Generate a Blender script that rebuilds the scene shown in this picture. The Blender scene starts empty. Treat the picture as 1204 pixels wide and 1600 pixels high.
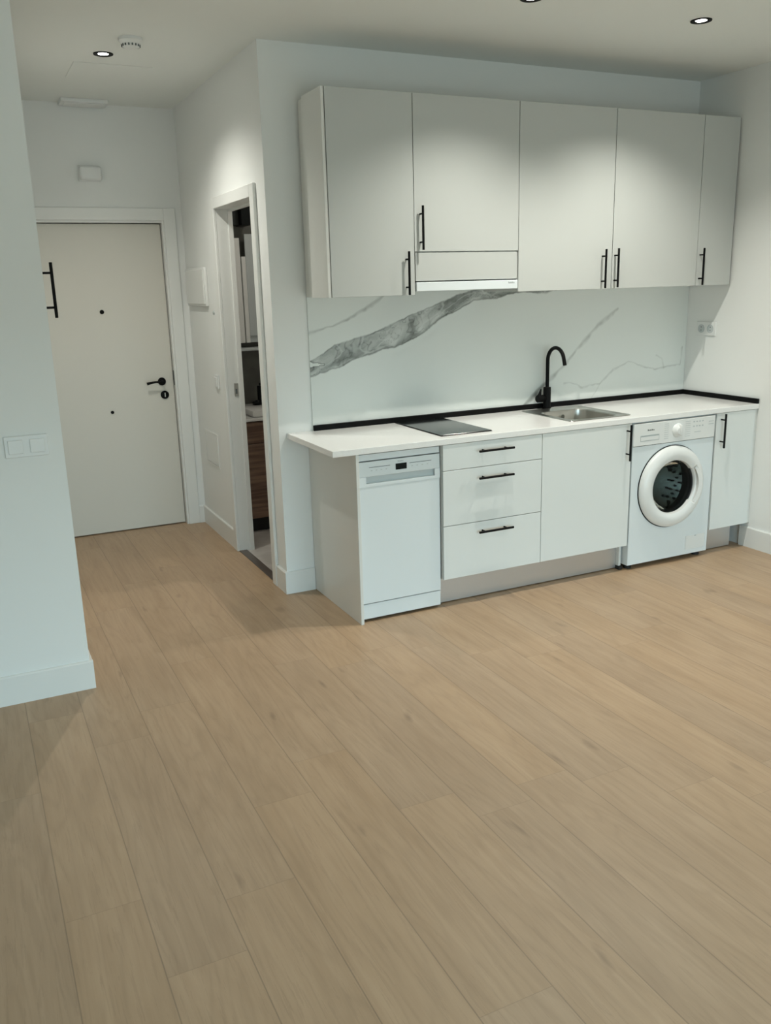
import bpy, bmesh, math, random
from mathutils import Vector, Matrix, noise

random.seed(4)
S = bpy.context.scene
COL = S.collection
PI = math.pi

# ------------------------------------------------------------------ camera
cam_d = bpy.data.cameras.new('camera')
cam = bpy.data.objects.new('camera', cam_d)
COL.objects.link(cam)
CAM = Vector((-1.6041, -4.3058, 1.6231))
FW = Vector((0.41538294, 0.87386369, -0.25262477))
RT = Vector((0.89986816, -0.43536465, -0.02636113))
UP = Vector((0.13301993, 0.21637902, 0.96720516))
cam.matrix_world = Matrix(((RT.x, UP.x, -FW.x, CAM.x), (RT.y, UP.y, -FW.y, CAM.y),
                           (RT.z, UP.z, -FW.z, CAM.z), (0, 0, 0, 1)))
cam_d.sensor_fit = 'VERTICAL'
cam_d.sensor_height = 24
cam_d.sensor_width = 24
cam_d.lens = 1361.0 / 1600.0 * 24
cam_d.clip_start = 0.02
S.camera = cam

# ------------------------------------------------------------------ view, world, daylight
S.view_settings.view_transform = 'Standard'
S.view_settings.look = 'None'
S.view_settings.exposure = 0.0
S.view_settings.gamma = 1.0
S.cycles.use_denoising = True

SKY = 11.3            # overcast daylight seen through the living room window
SPOT = 38.0          # watts of one ceiling downlight
SPOT_COL = (1.0, 0.985, 0.90)
SKY_COL = (0.61, 0.92, 1.12)

w = bpy.data.worlds.new('world')
S.world = w
w.use_nodes = True
nt = w.node_tree
nt.nodes.clear()
wo = nt.nodes.new('ShaderNodeOutputWorld')
bg = nt.nodes.new('ShaderNodeBackground')
tc = nt.nodes.new('ShaderNodeTexCoord')
sp = nt.nodes.new('ShaderNodeSeparateXYZ')
rp = nt.nodes.new('ShaderNodeValToRGB')
rp.color_ramp.elements[0].position = 0.0
rp.color_ramp.elements[0].color = (0.20, 0.24, 0.24, 1)
rp.color_ramp.elements[1].position = 0.35
rp.color_ramp.elements[1].color = (*SKY_COL, 1)
e = rp.color_ramp.elements.new(0.02); e.color = (0.55, 0.75, 0.80, 1)
nt.links.new(tc.outputs['Generated'], sp.inputs[0])
nt.links.new(sp.outputs['Z'], rp.inputs[0])
nt.links.new(rp.outputs[0], bg.inputs[0])
bg.inputs[1].default_value = SKY
nt.links.new(bg.outputs[0], wo.inputs[0])

# room numbers
ZC = 2.7515
XW = 2.613           # right wall
XH = -0.1605         # hall right wall
XL = -1.2844         # hall left wall
YL = -0.689          # left wall plane
YE = 1.748           # entry wall
YR = -7.0            # rear wall with the window
XF = -3.4            # far left wall of the living room
BB = 0.125

pd = bpy.data.lights.new('window_portal', 'AREA')
pd.shape = 'RECTANGLE'; pd.size = 3.8; pd.size_y = 1.75
pd.cycles.is_portal = True
po = bpy.data.objects.new('window_portal', pd)
COL.objects.link(po)
po.location = (-0.2, YR - 0.02, 0.875)
po.rotation_euler = (PI / 2, 0, 0)      # faces +y, into the room


# ------------------------------------------------------------------ materials
def mat(name, col, rough=0.5, metal=0.0, **kw):
    m = bpy.data.materials.new(name)
    m.use_nodes = True
    b = m.node_tree.nodes['Principled BSDF']
    b.inputs['Base Color'].default_value = (*col, 1)
    b.inputs['Roughness'].default_value = rough
    b.inputs['Metallic'].default_value = metal
    for k, v in kw.items():
        b.inputs[k.replace('_', ' ')].default_value = v
    return m


def nodes(m):
    return m.node_tree.nodes, m.node_tree.links, m.node_tree.nodes['Principled BSDF']


def add_bump(m, scale, strength, dist=0.001, stretch=(1, 1, 1)):
    n, l, b = nodes(m)
    t = n.new('ShaderNodeTexCoord'); mp = n.new('ShaderNodeMapping')
    mp.inputs['Scale'].default_value = stretch
    ns = n.new('ShaderNodeTexNoise'); ns.inputs['Scale'].default_value = scale
    bu = n.new('ShaderNodeBump'); bu.inputs['Strength'].default_value = strength
    bu.inputs['Distance'].default_value = dist
    l.new(t.outputs['Object'], mp.inputs[0]); l.new(mp.outputs[0], ns.inputs['Vector'])
    l.new(ns.outputs[0], bu.inputs['Height']); l.new(bu.outputs[0], b.inputs['Normal'])
    return ns


def speckle(m, c1, c2, scale, lo=0.4, hi=0.6, stretch=(1, 1, 1)):
    n, l, b = nodes(m)
    t = n.new('ShaderNodeTexCoord'); mp = n.new('ShaderNodeMapping')
    mp.inputs['Scale'].default_value = stretch
    ns = n.new('ShaderNodeTexNoise'); ns.inputs['Scale'].default_value = scale
    ns.inputs['Detail'].default_value = 5
    cr = n.new('ShaderNodeValToRGB')
    cr.color_ramp.elements[0].position = lo; cr.color_ramp.elements[0].color = (*c1, 1)
    cr.color_ramp.elements[1].position = hi; cr.color_ramp.elements[1].color = (*c2, 1)
    l.new(t.outputs['Object'], mp.inputs[0]); l.new(mp.outputs[0], ns.inputs['Vector'])
    l.new(ns.outputs[0], cr.inputs[0]); l.new(cr.outputs[0], b.inputs['Base Color'])


M = {}
M['wall'] = mat('wall_paint', (0.82, 0.83, 0.81), 0.85); add_bump(M['wall'], 160, 0.06)
M['ceil'] = mat('ceiling_paint', (0.82, 0.84, 0.81), 0.9)
M['trim'] = mat('white_lacquer_trim', (0.78, 0.785, 0.76), 0.38)
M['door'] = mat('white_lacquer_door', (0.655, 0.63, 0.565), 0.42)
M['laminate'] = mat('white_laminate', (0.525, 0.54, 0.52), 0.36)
add_bump(M['laminate'], 40, 0.04, 0.0006, (6, 6, 0.4))
M['gloss'] = mat('white_gloss_front', (0.76, 0.785, 0.77), 0.12)
M['carcass'] = mat('white_carcass_board', (0.70, 0.70, 0.665), 0.5)
M['panelside'] = mat('white_side_board', (0.72, 0.72, 0.685), 0.30)
M['enamel'] = mat('white_enamel', (0.735, 0.785, 0.80), 0.22)
M['plastic'] = mat('white_plastic', (0.78, 0.79, 0.775), 0.35)
M['greyplastic'] = mat('pale_grey_plastic', (0.52, 0.56, 0.56), 0.4)
M['print'] = mat('grey_print', (0.38, 0.42, 0.42), 0.5)
M['darkprint'] = mat('dark_print', (0.10, 0.12, 0.12), 0.5)
M['black'] = mat('black_matt_metal', (0.004, 0.004, 0.004), 0.5)
M['blackplastic'] = mat('black_plastic', (0.008, 0.010, 0.010), 0.35)
for _k in ('black', 'blackplastic'): M[_k].node_tree.nodes['Principled BSDF'].inputs['Specular IOR Level'].default_value = 0.12
M['rubber'] = mat('black_rubber', (0.012, 0.012, 0.012), 0.7)
M['gap'] = mat('dark_gap', (0.02, 0.024, 0.022), 0.8)
M['quartz'] = mat('white_quartz', (0.84, 0.82, 0.80), 0.16)
speckle(M['quartz'], (0.855, 0.845, 0.825), (0.885, 0.875, 0.86), 260)
M['steel'] = mat('brushed_steel', (0.56, 0.55, 0.52), 0.28, 1.0); add_bump(M['steel'], 30, 0.12, 0.0005, (1, 30, 1))
M['chrome'] = mat('chrome', (0.8, 0.8, 0.78), 0.1, 1.0)
M['plinth'] = mat('brushed_aluminium_plinth', (0.62, 0.62, 0.62), 0.42, 0.85)
add_bump(M['plinth'], 12, 0.15, 0.0006, (2, 2, 160))
M['hob'] = mat('black_glass', (0.010, 0.012, 0.012), 0.12)
M['hob'].node_tree.nodes['Principled BSDF'].inputs['Specular IOR Level'].default_value = 0.42
M['glass'] = mat('window_glass', (1, 1, 1), 0.02); M['glass'].node_tree.nodes['Principled BSDF'].inputs['Transmission Weight'].default_value = 1.0
M['glass'].node_tree.nodes['Principled BSDF'].inputs['IOR'].default_value = 1.05
M['doorglass'] = mat('porthole_glass', (0.62, 0.66, 0.65), 0.02)
M['doorglass'].node_tree.nodes['Principled BSDF'].inputs['Transmission Weight'].default_value = 1.0
M['doorglass'].node_tree.nodes['Principled BSDF'].inputs['IOR'].default_value = 1.12
M['drum'] = mat('drum_steel', (0.65, 0.68, 0.66), 0.25, 1.0)
M['greytile'] = mat('dark_grey_tile', (0.10, 0.10, 0.088), 0.4); speckle(M['greytile'], (0.085, 0.085, 0.075), (0.12, 0.12, 0.105), 6)
M['stonefloor'] = mat('pale_grey_tile', (0.47, 0.44, 0.41), 0.35); speckle(M['stonefloor'], (0.42, 0.39, 0.36), (0.53, 0.50, 0.47), 5)
M['ceramic'] = mat('white_ceramic', (0.8, 0.8, 0.78), 0.1)
M['threshold'] = mat('bronze_threshold', (0.16, 0.135, 0.12), 0.4, 0.6)

m = mat('brown_oak_vanity', (0.10, 0.06, 0.04), 0.45); M['vanity'] = m
speckle(m, (0.115, 0.062, 0.040), (0.24, 0.145, 0.095), 3.0, 0.38, 0.62, (0.8, 1, 14))

m = bpy.data.materials.new('lamp_glow'); m.use_nodes = True; M['lamp'] = m
n = m.node_tree.nodes; n.clear()
o_ = n.new('ShaderNodeOutputMaterial'); em = n.new('ShaderNodeEmission')
em.inputs[0].default_value = (1.0, 0.97, 0.9, 1); em.inputs[1].default_value = 14
m.node_tree.links.new(em.outputs[0], o_.inputs[0])

# marble slab reads its veins from a colour attribute
m = mat('veined_marble', (0.8, 0.8, 0.8), 0.14); M['marble'] = m
n, l, b = nodes(m)
at = n.new('ShaderNodeAttribute'); at.attribute_name = 'vein'
l.new(at.outputs['Color'], b.inputs['Base Color'])


# oak plank floor, boards run along y, 204 mm wide, 1.24 m long
def floor_material():
    m = mat('pale_oak_planks', (0.4, 0.3, 0.2), 0.42)
    n, l, b = nodes(m)

    def math_(op, a, bb=None, c=None):
        k = n.new('ShaderNodeMath'); k.operation = op
        for i, v in enumerate((a, bb, c)):
            if v is None: continue
            if isinstance(v, (int, float)): k.inputs[i].default_value = v
            else: l.new(v, k.inputs[i])
        return k.outputs[0]
    t = n.new('ShaderNodeTexCoord'); s = n.new('ShaderNodeSeparateXYZ')
    l.new(t.outputs['Object'], s.inputs[0])
    W, L = 0.2036, 1.24
    u = math_('DIVIDE', math_('ADD', s.outputs['X'], 1.555 + 40 * W), W)
    row = math_('FLOOR', u); fu = math_('FRACT', u)
    wn = n.new('ShaderNodeTexWhiteNoise'); wn.noise_dimensions = '1D'
    l.new(row, wn.inputs['W'])
    v = math_('ADD', math_('DIVIDE', s.outputs['Y'], L), math_('MULTIPLY_ADD', wn.outputs['Value'], 5.0, 20.0))
    colm = math_('FLOOR', v); fv = math_('FRACT', v)
    cid = n.new('ShaderNodeCombineXYZ'); l.new(row, cid.inputs[0]); l.new(colm, cid.inputs[1])
    w3 = n.new('ShaderNodeTexWhiteNoise'); w3.noise_dimensions = '3D'; l.new(cid.outputs[0], w3.inputs['Vector'])
    pid = w3.outputs['Value']
    # grain coordinates with a shift per plank
    gx = math_('MULTIPLY_ADD', pid, 37.0, s.outputs['X'])
    gy = math_('MULTIPLY_ADD', pid, 91.0, s.outputs['Y'])
    g = n.new('ShaderNodeCombineXYZ'); l.new(gx, g.inputs[0]); l.new(gy, g.inputs[1])

    def noise_tex(sx, sy, detail, dist=0.0, rough=0.55):
        mp = n.new('ShaderNodeMapping'); mp.inputs['Scale'].default_value = (sx, sy, 1)
        l.new(g.outputs[0], mp.inputs[0])
        q = n.new('ShaderNodeTexNoise'); q.inputs['Scale'].default_value = 1
        q.inputs['Detail'].default_value = detail; q.inputs['Distortion'].default_value = dist
        q.inputs['Roughness'].default_value = rough
        l.new(mp.outputs[0], q.inputs['Vector']); return q.outputs[0]
    broad = noise_tex(7, 1.6, 4, 0.6)
    fine = noise_tex(105, 4.5, 5, 0.4, 0.68)
    streak = noise_tex(34, 1.3, 3, 0.5)
    # cathedral figure: rings of a warped low-frequency field
    warp = noise_tex(5.5, 0.65, 2, 0.3)
    rings = math_('FRACT', math_('MULTIPLY', warp, 15.0))
    ringd = math_('ABSOLUTE', math_('SUBTRACT', rings, 0.5))
    rline = n.new('ShaderNodeMapRange'); l.new(ringd, rline.inputs[0])
    rline.inputs[1].default_value = 0.0; rline.inputs[2].default_value = 0.28
    rline.inputs[3].default_value = 1.0; rline.inputs[4].default_value = 0.0
    # knots
    def n_rand(v_):
        sr = n.new('ShaderNodeSeparateXYZ'); l.new(v_.outputs['Color'], sr.inputs[0]); return sr.outputs[0]
    mpk = n.new('ShaderNodeMapping'); mpk.inputs['Scale'].default_value = (8.0, 2.4, 1); l.new(g.outputs[0], mpk.inputs[0])
    vo = n.new('ShaderNodeTexVoronoi'); vo.inputs['Scale'].default_value = 1.3; 
    vadd = n.new('ShaderNodeVectorMath'); vadd.operation = 'MULTIPLY_ADD'
    cw = n.new('ShaderNodeCombineXYZ'); l.new(broad, cw.inputs[0]); l.new(warp, cw.inputs[1])
    l.new(cw.outputs[0], vadd.inputs[0]); vadd.inputs[1].default_value = (1.6, 1.6, 0); l.new(mpk.outputs[0], vadd.inputs[2])
    l.new(vadd.outputs[0], vo.inputs['Vector'])
    kn = n.new('ShaderNodeMapRange'); l.new(vo.outputs['Distance'], kn.inputs[0])
    kn.inputs[1].default_value = 0.02; kn.inputs[2].default_value = 0.17
    kn.inputs[3].default_value = 1.0; kn.inputs[4].default_value = 0.0
    base = n.new('ShaderNodeValToRGB')
    cr = base.color_ramp
    cr.elements[0].position = 0.30; cr.elements[0].color = (0.362, 0.238, 0.138, 1)
    cr.elements[1].position = 0.75; cr.elements[1].color = (0.500, 0.350, 0.222, 1)
    l.new(math_('MULTIPLY_ADD', streak, 0.35, math_('MULTIPLY_ADD', fine, 0.25, math_('MULTIPLY', broad, 0.55))), base.inputs[0])

    def mix(fac, a, bcol, typ='MIX'):
        k = n.new('ShaderNodeMix'); k.data_type = 'RGBA'; k.blend_type = typ
        if isinstance(fac, float): k.inputs[0].default_value = fac
        else: l.new(fac, k.inputs[0])
        l.new(a, k.inputs[6])
        if isinstance(bcol, tuple): k.inputs[7].default_value = bcol
        else: l.new(bcol, k.inputs[7])
        return k.outputs[2]
    c = mix(math_('MULTIPLY', rline.outputs[0], 0.11), base.outputs[0], (0.21, 0.135, 0.08, 1))
    st = math_('MULTIPLY', math_('GREATER_THAN', fine, 0.58), 0.17)
    c = mix(st, c, (0.22, 0.14, 0.085, 1))
    kg = math_('GREATER_THAN', n_rand(vo), 0.55)
    c = mix(math_('MULTIPLY', math_('MULTIPLY', kn.outputs[0], kg), 0.50), c, (0.17, 0.11, 0.07, 1))
    hs = n.new('ShaderNodeHueSaturation'); l.new(c, hs.inputs['Color'])
    l.new(math_('MULTIPLY_ADD', pid, 0.07, 0.97), hs.inputs['Value'])
    l.new(math_('MULTIPLY_ADD', w3.outputs['Value'], 0.05, 0.955), hs.inputs['Saturation'])
    # joints
    du = math_('MULTIPLY', math_('MINIMUM', fu, math_('SUBTRACT', 1.0, fu)), W)
    dv = math_('MULTIPLY', math_('MINIMUM', fv, math_('SUBTRACT', 1.0, fv)), L)
    dj = math_('MINIMUM', du, math_('ADD', dv, 0.0009))
    jm = n.new('ShaderNodeMapRange'); l.new(dj, jm.inputs[0])
    jm.inputs[1].default_value = 0.0006; jm.inputs[2].default_value = 0.0022
    jm.inputs[3].default_value = 0.50; jm.inputs[4].default_value = 0.0
    c = mix(jm.outputs[0], hs.outputs[0], (0.13, 0.09, 0.06, 1))
    l.new(c, b.inputs['Base Color'])
    bu = n.new('ShaderNodeBump'); bu.inputs['Strength'].default_value = 0.12; bu.inputs['Distance'].default_value = 0.0008
    l.new(math_('SUBTRACT', fine, jm.outputs[0]), bu.inputs['Height']); l.new(bu.outputs[0], b.inputs['Normal'])
    l.new(math_('MULTIPLY_ADD', fine, 0.12, 0.40), b.inputs['Roughness'])
    return m


M['floor'] = floor_material()


# ------------------------------------------------------------------ helpers
def bx(bm, x0, x1, y0, y1, z0, z1, bev=0.0, seg=2):
    vs = bmesh.ops.create_cube(bm, size=1)['verts']
    for v in vs:
        v.co = Vector((x0 + (v.co.x + .5) * (x1 - x0), y0 + (v.co.y + .5) * (y1 - y0), z0 + (v.co.z + .5) * (z1 - z0)))
    if bev > 0:
        es = list({e for v in vs for e in v.link_edges})
        bmesh.ops.bevel(bm, geom=es, offset=bev, segments=seg, affect='EDGES', profile=0.5)
    return bm


def box(x0, x1, y0, y1, z0, z1, bev=0.0, seg=2):
    return bx(bmesh.new(), x0, x1, y0, y1, z0, z1, bev, seg)


def ring(bm, c, ax, r, n, ph=0.0):
    a = Vector(ax).normalized()
    u = a.orthogonal().normalized() if abs(a.z) < 0.9 else Vector((1, 0, 0))
    if abs(a.y) > 0.9: u = Vector((1, 0, 0))
    v = a.cross(u)
    return [bm.verts.new(Vector(c) + r * (math.cos(2 * PI * i / n + ph) * u + math.sin(2 * PI * i / n + ph) * v)) for i in range(n)]


def loft(bm, rings, cap0=True, cap1=True):
    for a, b in zip(rings, rings[1:]):
        k = len(a)
        for i in range(k):
            bm.faces.new((a[i], a[(i + 1) % k], b[(i + 1) % k], b[i]))
    if cap0: bm.faces.new(list(reversed(rings[0])))
    if cap1: bm.faces.new(rings[-1])


def lathe(bm, c, ax, prof, n=40, cap0=True, cap1=True):
    """prof: (radius, distance along axis)"""
    a = Vector(ax).normalized()
    rs = [ring(bm, Vector(c) + a * t, a, max(r, 1e-4), n) for r, t in prof]
    loft(bm, rs, cap0, cap1)
    return bm


def cyl(bm, p0, p1, r, n=20, bev=0.0):
    p0, p1 = Vector(p0), Vector(p1); d = p1 - p0; L = d.length
    if bev: lathe(bm, p0, d, [(r - bev, 0), (r, bev), (r, L - bev), (r - bev, L)], n)
    else: lathe(bm, p0, d, [(r, 0), (r, L)], n)
    return bm


def tube(bm, pts, r, n=16):
    pts = [Vector(p) for p in pts]
    rr = r if isinstance(r, (list, tuple)) else [r] * len(pts)
    rings_ = []; u = None
    for i, p in enumerate(pts):
        t = ((pts[min(i + 1, len(pts) - 1)] - pts[max(i - 1, 0)])).normalized()
        if u is None: u = t.orthogonal().normalized()
        u = (u - t * u.dot(t)).normalized(); v = t.cross(u)
        rings_.append([bm.verts.new(p + rr[i] * (math.cos(2 * PI * k / n) * u + math.sin(2 * PI * k / n) * v)) for k in range(n)])
    loft(bm, rings_)
    return bm


BASE = {}


def obj(name, bm, m, parent=None, smooth=False, base=None, label=None):
    bmesh.ops.recalc_face_normals(bm, faces=bm.faces[:])
    if parent is not None:
        B = BASE[parent]
    else:
        if base is None:
            xs = [v.co.x for v in bm.verts]; ys = [v.co.y for v in bm.verts]; zs = [v.co.z for v in bm.verts]
            base = ((min(xs) + max(xs)) / 2, (min(ys) + max(ys)) / 2, min(zs))
        B = Vector(base)
    for v in bm.verts: v.co -= B
    me = bpy.data.meshes.new(name)
    bm.to_mesh(me); bm.free()
    o = bpy.data.objects.new(name, me)
    COL.objects.link(o)
    if m is not None: me.materials.append(m)
    if smooth:
        for p in me.polygons: p.use_smooth = True
        me.set_sharp_from_angle(angle=math.radians(38))
    if parent is not None: o.parent = parent
    else: o.location = B
    BASE[o] = B
    if label: o['label'] = label
    return o


def tag(o, label, cat, group=None):
    o['label'] = label; o['category'] = cat
    if group: o['group'] = group
    return o


def thing(name, base, label, cat, group=None):
    o = bpy.data.objects.new(name, None)
    o.empty_display_size = 0.05
    COL.objects.link(o); o.location = base; BASE[o] = Vector(base)
    return tag(o, label, cat, group)


def struct(name, bm, m, parent=None):
    o = obj(name, bm, m, parent)
    o['kind'] = 'structure'
    return o


# ------------------------------------------------------------------ room shell
T = 0.12
bm = bmesh.new()
bx(bm, XF - T, XW + T, YR - T, 0.0, -0.1, 0)
bx(bm, XL - T, XH, 0.0, YE + 0.1, -0.1, 0)
fl = bmesh.new()
# one floor sheet: living room plus hall (texture is in object space, origin kept at the world origin)
for x0, x1, y0, y1 in ((XF - T, XW + T, YR - T, 0.0), (XL - T, XH, 0.0, YE + 0.1)):
    bx(fl, x0, x1, y0, y1, -0.1, 0)
bm.free()
o = obj('floor', fl, M['floor'], base=(0, 0, 0)); o['kind'] = 'structure'
struct('floor_bathroom', box(XH, 1.4, 0.1, YE + 0.14, -0.1, 0.0), M['stonefloor'])
struct('ceiling', box(XF - T, XW + T, YR - T, YE + 0.4, ZC, ZC + 0.1), M['ceil'])

# kitchen wall, right wall, hall walls
struct('wall_back', box(XH, XW + T, 0.0, 0.1, 0, ZC), M['wall'])
struct('wall_right', box(XW, XW + T, YR - T, 0.0, 0, ZC), M['wall'])
DJ0, DJ1, DJZ = 0.205, 0.905, 2.070        # bathroom doorway
bm = bmesh.new()
bx(bm, XH, XH + 0.09, 0.1, DJ0 - 0.02, 0, ZC)
bx(bm, XH, XH + 0.09, DJ1 + 0.02, YE, 0, ZC)
bx(bm, XH, XH + 0.09, DJ0 - 0.02, DJ1 + 0.02, DJZ + 0.02, ZC)
struct('wall_hall', bm, M['wall'])
EX0, EX1, EZ = -1.185, -0.285, 2.066        # entry doorway
bm = bmesh.new()
bx(bm, XL - T, EX0, YE, YE + 0.14, 0, ZC)
bx(bm, EX1, XH + 0.1, YE, YE + 0.14, 0, ZC)
bx(bm, EX0, EX1, YE, YE + 0.14, EZ, ZC)
struct('wall_entry', bm, M['wall'])
struct('wall_left', box(XF, XL, YL, YL + 0.12, 0, ZC), M['wall'])
struct('wall_hall_left', box(XL - 0.12, XL, YL + 0.12, YE, 0, ZC), M['wall'])
struct('wall_far_left', box(XF - T, XF, YR, YL + 0.12, 0, ZC), M['wall'])
WX0, WX1, WZ = -2.1, 1.7, 1.75
bm = bmesh.new()
bx(bm, XF, WX0, YR - T, YR, 0, ZC)
bx(bm, WX1, XW, YR - T, YR, 0, ZC)
bx(bm, WX0, WX1, YR - T, YR, WZ, ZC)
struct('wall_rear', bm, M['wall'])
bm = bmesh.new()
for x0, x1 in ((WX0, WX0 + .06), (-0.13, -0.07), (WX1 - .06, WX1)): bx(bm, x0, x1, YR - .09, YR - .04, 0.0, WZ)
bx(bm, WX0 + .06, WX1 - .06, YR - .09, YR - .04, 0, 0.06); bx(bm, WX0 + .06, WX1 - .06, YR - .09, YR - .04, WZ - .06, WZ)
wf = struct('window_1', bm, M['trim'])
# bathroom shell
struct('wall_bathroom_back', box(XH + 0.1, 1.4, YE + 0.002, YE + 0.14, 0, ZC), M['greytile'])
struct('wall_bathroom_right', box(1.3, 1.4, 0.1, YE, 0, ZC), M['wall'])


def baseboard(name, p0, p1, nrm):
    """skirting with a chamfered top from p0 to p1 along a wall, nrm points into the room"""
    p0, p1, nrm = Vector(p0), Vector(p1), Vector(nrm)
    t = 0.013
    prof = [(0, 0), (t, 0), (t, BB - 0.006), (t - 0.005, BB), (0, BB)]
    bm = bmesh.new()
    a = [bm.verts.new(p0 + nrm * d + Vector((0, 0, z))) for d, z in prof]
    b = [bm.verts.new(p1 + nrm * d + Vector((0, 0, z))) for d, z in prof]
    loft(bm, [a, b])
    return struct(name, bm, M['trim'])


baseboard('baseboard_left', (XF, YL, 0), (XL + 0.013, YL, 0), (0, -1, 0))
baseboard('baseboard_hall_left', (XL, YL, 0), (XL, YE, 0), (1, 0, 0))
baseboard('baseboard_right', (XW, YR, 0), (XW, -0.56, 0), (-1, 0, 0))
baseboard('baseboard_back', (XH - 0.013, 0, 0), (-0.002, 0, 0), (0, -1, 0))
baseboard('baseboard_hall_corner', (XH, 0.0, 0), (XH, DJ0 - 0.066, 0), (-1, 0, 0))
baseboard('baseboard_hall', (XH, DJ1 + 0.066, 0), (XH, YE, 0), (-1, 0, 0))
baseboard('baseboard_entry', (EX1 + 0.078, YE, 0), (XH - 0.013, YE, 0), (0, -1, 0))


# ------------------------------------------------------------------ entry door
def casing(bm, axis, pl, a0, a1, ztop, wd, th, side):
    """architrave round an opening: axis 'x' lies on plane y=pl, axis 'y' on plane x=pl; proud by th towards side"""
    lo, hi = (pl - th, pl) if side < 0 else (pl, pl + th)
    for u0, u1, z0, z1 in ((a0 - wd, a0, 0, ztop + wd), (a1, a1 + wd, 0, ztop + wd), (a0, a1, ztop, ztop + wd)):
        if axis == 'x': bx(bm, u0, u1, lo, hi, z0, z1, 0.003, 1)
        else: bx(bm, lo, hi, u0, u1, z0, z1, 0.003, 1)


d1 = bpy.data.objects.new('door_1', None); COL.objects.link(d1)
d1.location = ((EX0 + EX1) / 2, YE, 0); BASE[d1] = Vector(d1.location); d1['kind'] = 'structure'
d1['label'] = 'white flush entrance door with black lever handle at the far end of the hall'
bm = bmesh.new()
casing(bm, 'x', YE, EX0, EX1, EZ, 0.078, 0.014, -1)
obj('door_casing', bm, M['trim'], d1)
bm = bmesh.new()
bx(bm, EX0, EX0 + 0.012, YE, YE + 0.12, 0, EZ); bx(bm, EX1 - 0.012, EX1, YE, YE + 0.12, 0, EZ)
bx(bm, EX0 + .012, EX1 - .012, YE, YE + 0.12, EZ - 0.012, EZ)
obj('door_frame', bm, M['trim'], d1)
LY = YE + 0.045
leaf = obj('door_leaf', box(EX0 + 0.015, EX1 - 0.016, LY, LY + 0.045, 0.008, EZ - 0.017, 0.002, 1), M['door'], d1)
for z, r in ((1.497, 0.014), (0.835, 0.011)):
    bm = bmesh.new(); lathe(bm, (-0.728, LY - 0.0005, z), (0, -1, 0), [(r, 0), (r, 0.004), (r - 0.003, 0.006), (r * .45, 0.006), (r * .4, 0.003)], 24)
    obj('peephole', bm, M['black'], d1, True)
lx, lz = -0.380, 1.019
bm = bmesh.new(); lathe(bm, (lx, LY - .0005, lz), (0, -1, 0), [(0.027, 0), (0.027, 0.007), (0.024, 0.009)], 32)
lathe(bm, (lx, LY - 0.009, lz), (0, -1, 0), [(0.010, 0), (0.010, 0.045)], 20)
tube(bm, [(lx + .004, LY - .052, lz), (lx - .02, LY - .054, lz + .001), (lx - .05, LY - .053, lz + .003), (lx - .085, LY - .052, lz - .001), (lx - .11, LY - .050, lz - .006)], [0.010, 0.008, 0.007, 0.008, 0.010])
obj('lever_handle', bm, M['black'], d1, True)
bm = bmesh.new(); lathe(bm, (lx + .012, LY - .0005, 0.927), (0, -1, 0), [(0.028, 0), (0.028, 0.008), (0.025, 0.010)], 32)
esc = obj('lock_escutcheon', bm, M['black'], d1, True)
bm = box(lx + .008, lx + .016, LY - .016, LY - .0105, 0.912, 0.942, 0.002)
obj('lock_cylinder', bm, M['steel'], esc)
obj('bolt_plate', box(EX1 - 0.0135, EX1 - 0.012, YE + 0.02, YE + 0.044, 0.99, 1.09), M['darkprint'], d1)

struct('light_block_wall', box(XL - .12, XH + .1, YE + .145, YE + .3, -0.1, ZC), M['wall'])  # unseen backing added behind the entry door, stops outside light leaking in

# ------------------------------------------------------------------ bathroom doorway
d2 = bpy.data.objects.new('door_2', None); COL.objects.link(d2)
d2.location = (XH, (DJ0 + DJ1) / 2, 0); BASE[d2] = Vector(d2.location); d2['kind'] = 'structure'
d2['label'] = 'white cased bathroom doorway standing open on the right of the hall'
bm = bmesh.new(); casing(bm, 'y', XH, DJ0, DJ1, DJZ, 0.064, 0.018, -1); obj('door_casing', bm, M['trim'], d2)
bm = bmesh.new()
for a, b_ in ((DJ0 - 0.02, DJ0), (DJ1, DJ1 + 0.02)): bx(bm, XH, XH + 0.092, a, b_, 0, DJZ, 0.001, 1)
bx(bm, XH, XH + 0.092, DJ0, DJ1, DJZ, DJZ + 0.02)
bx(bm, XH + 0.066, XH + 0.092, DJ1 - 0.012, DJ1, 0, DJZ); bx(bm, XH + 0.066, XH + 0.092, DJ0, DJ0 + 0.012, 0, DJZ)
bx(bm, XH + 0.066, XH + 0.092, DJ0 + .012, DJ1 - .012, DJZ - 0.012, DJZ)
obj('door_lining', bm, M['trim'], d2)
bm = bmesh.new()
bx(bm, XH + 0.034, XH + 0.060, DJ1 - 0.003, DJ1, 0.985, 1.065, 0.001, 1)
stp = obj('strike_plate', bm, M['steel'], d2)
obj('latch_hole', box(XH + 0.042, XH + 0.052, DJ1 - 0.0045, DJ1 - .003, 1.0, 1.03), M['darkprint'], stp)
bm = box(XH + 0.14, XH + 0.14 + 0.66, 0.17, 0.206, 0.01, DJZ - 0.01, 0.002, 1)
obj('door_leaf', bm, M['trim'], d2)
struct('trim_1', box(XH - 0.004, XH + 0.045, DJ0, DJ1, 0.0, 0.005, 0.001, 1), M['threshold'])

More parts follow.
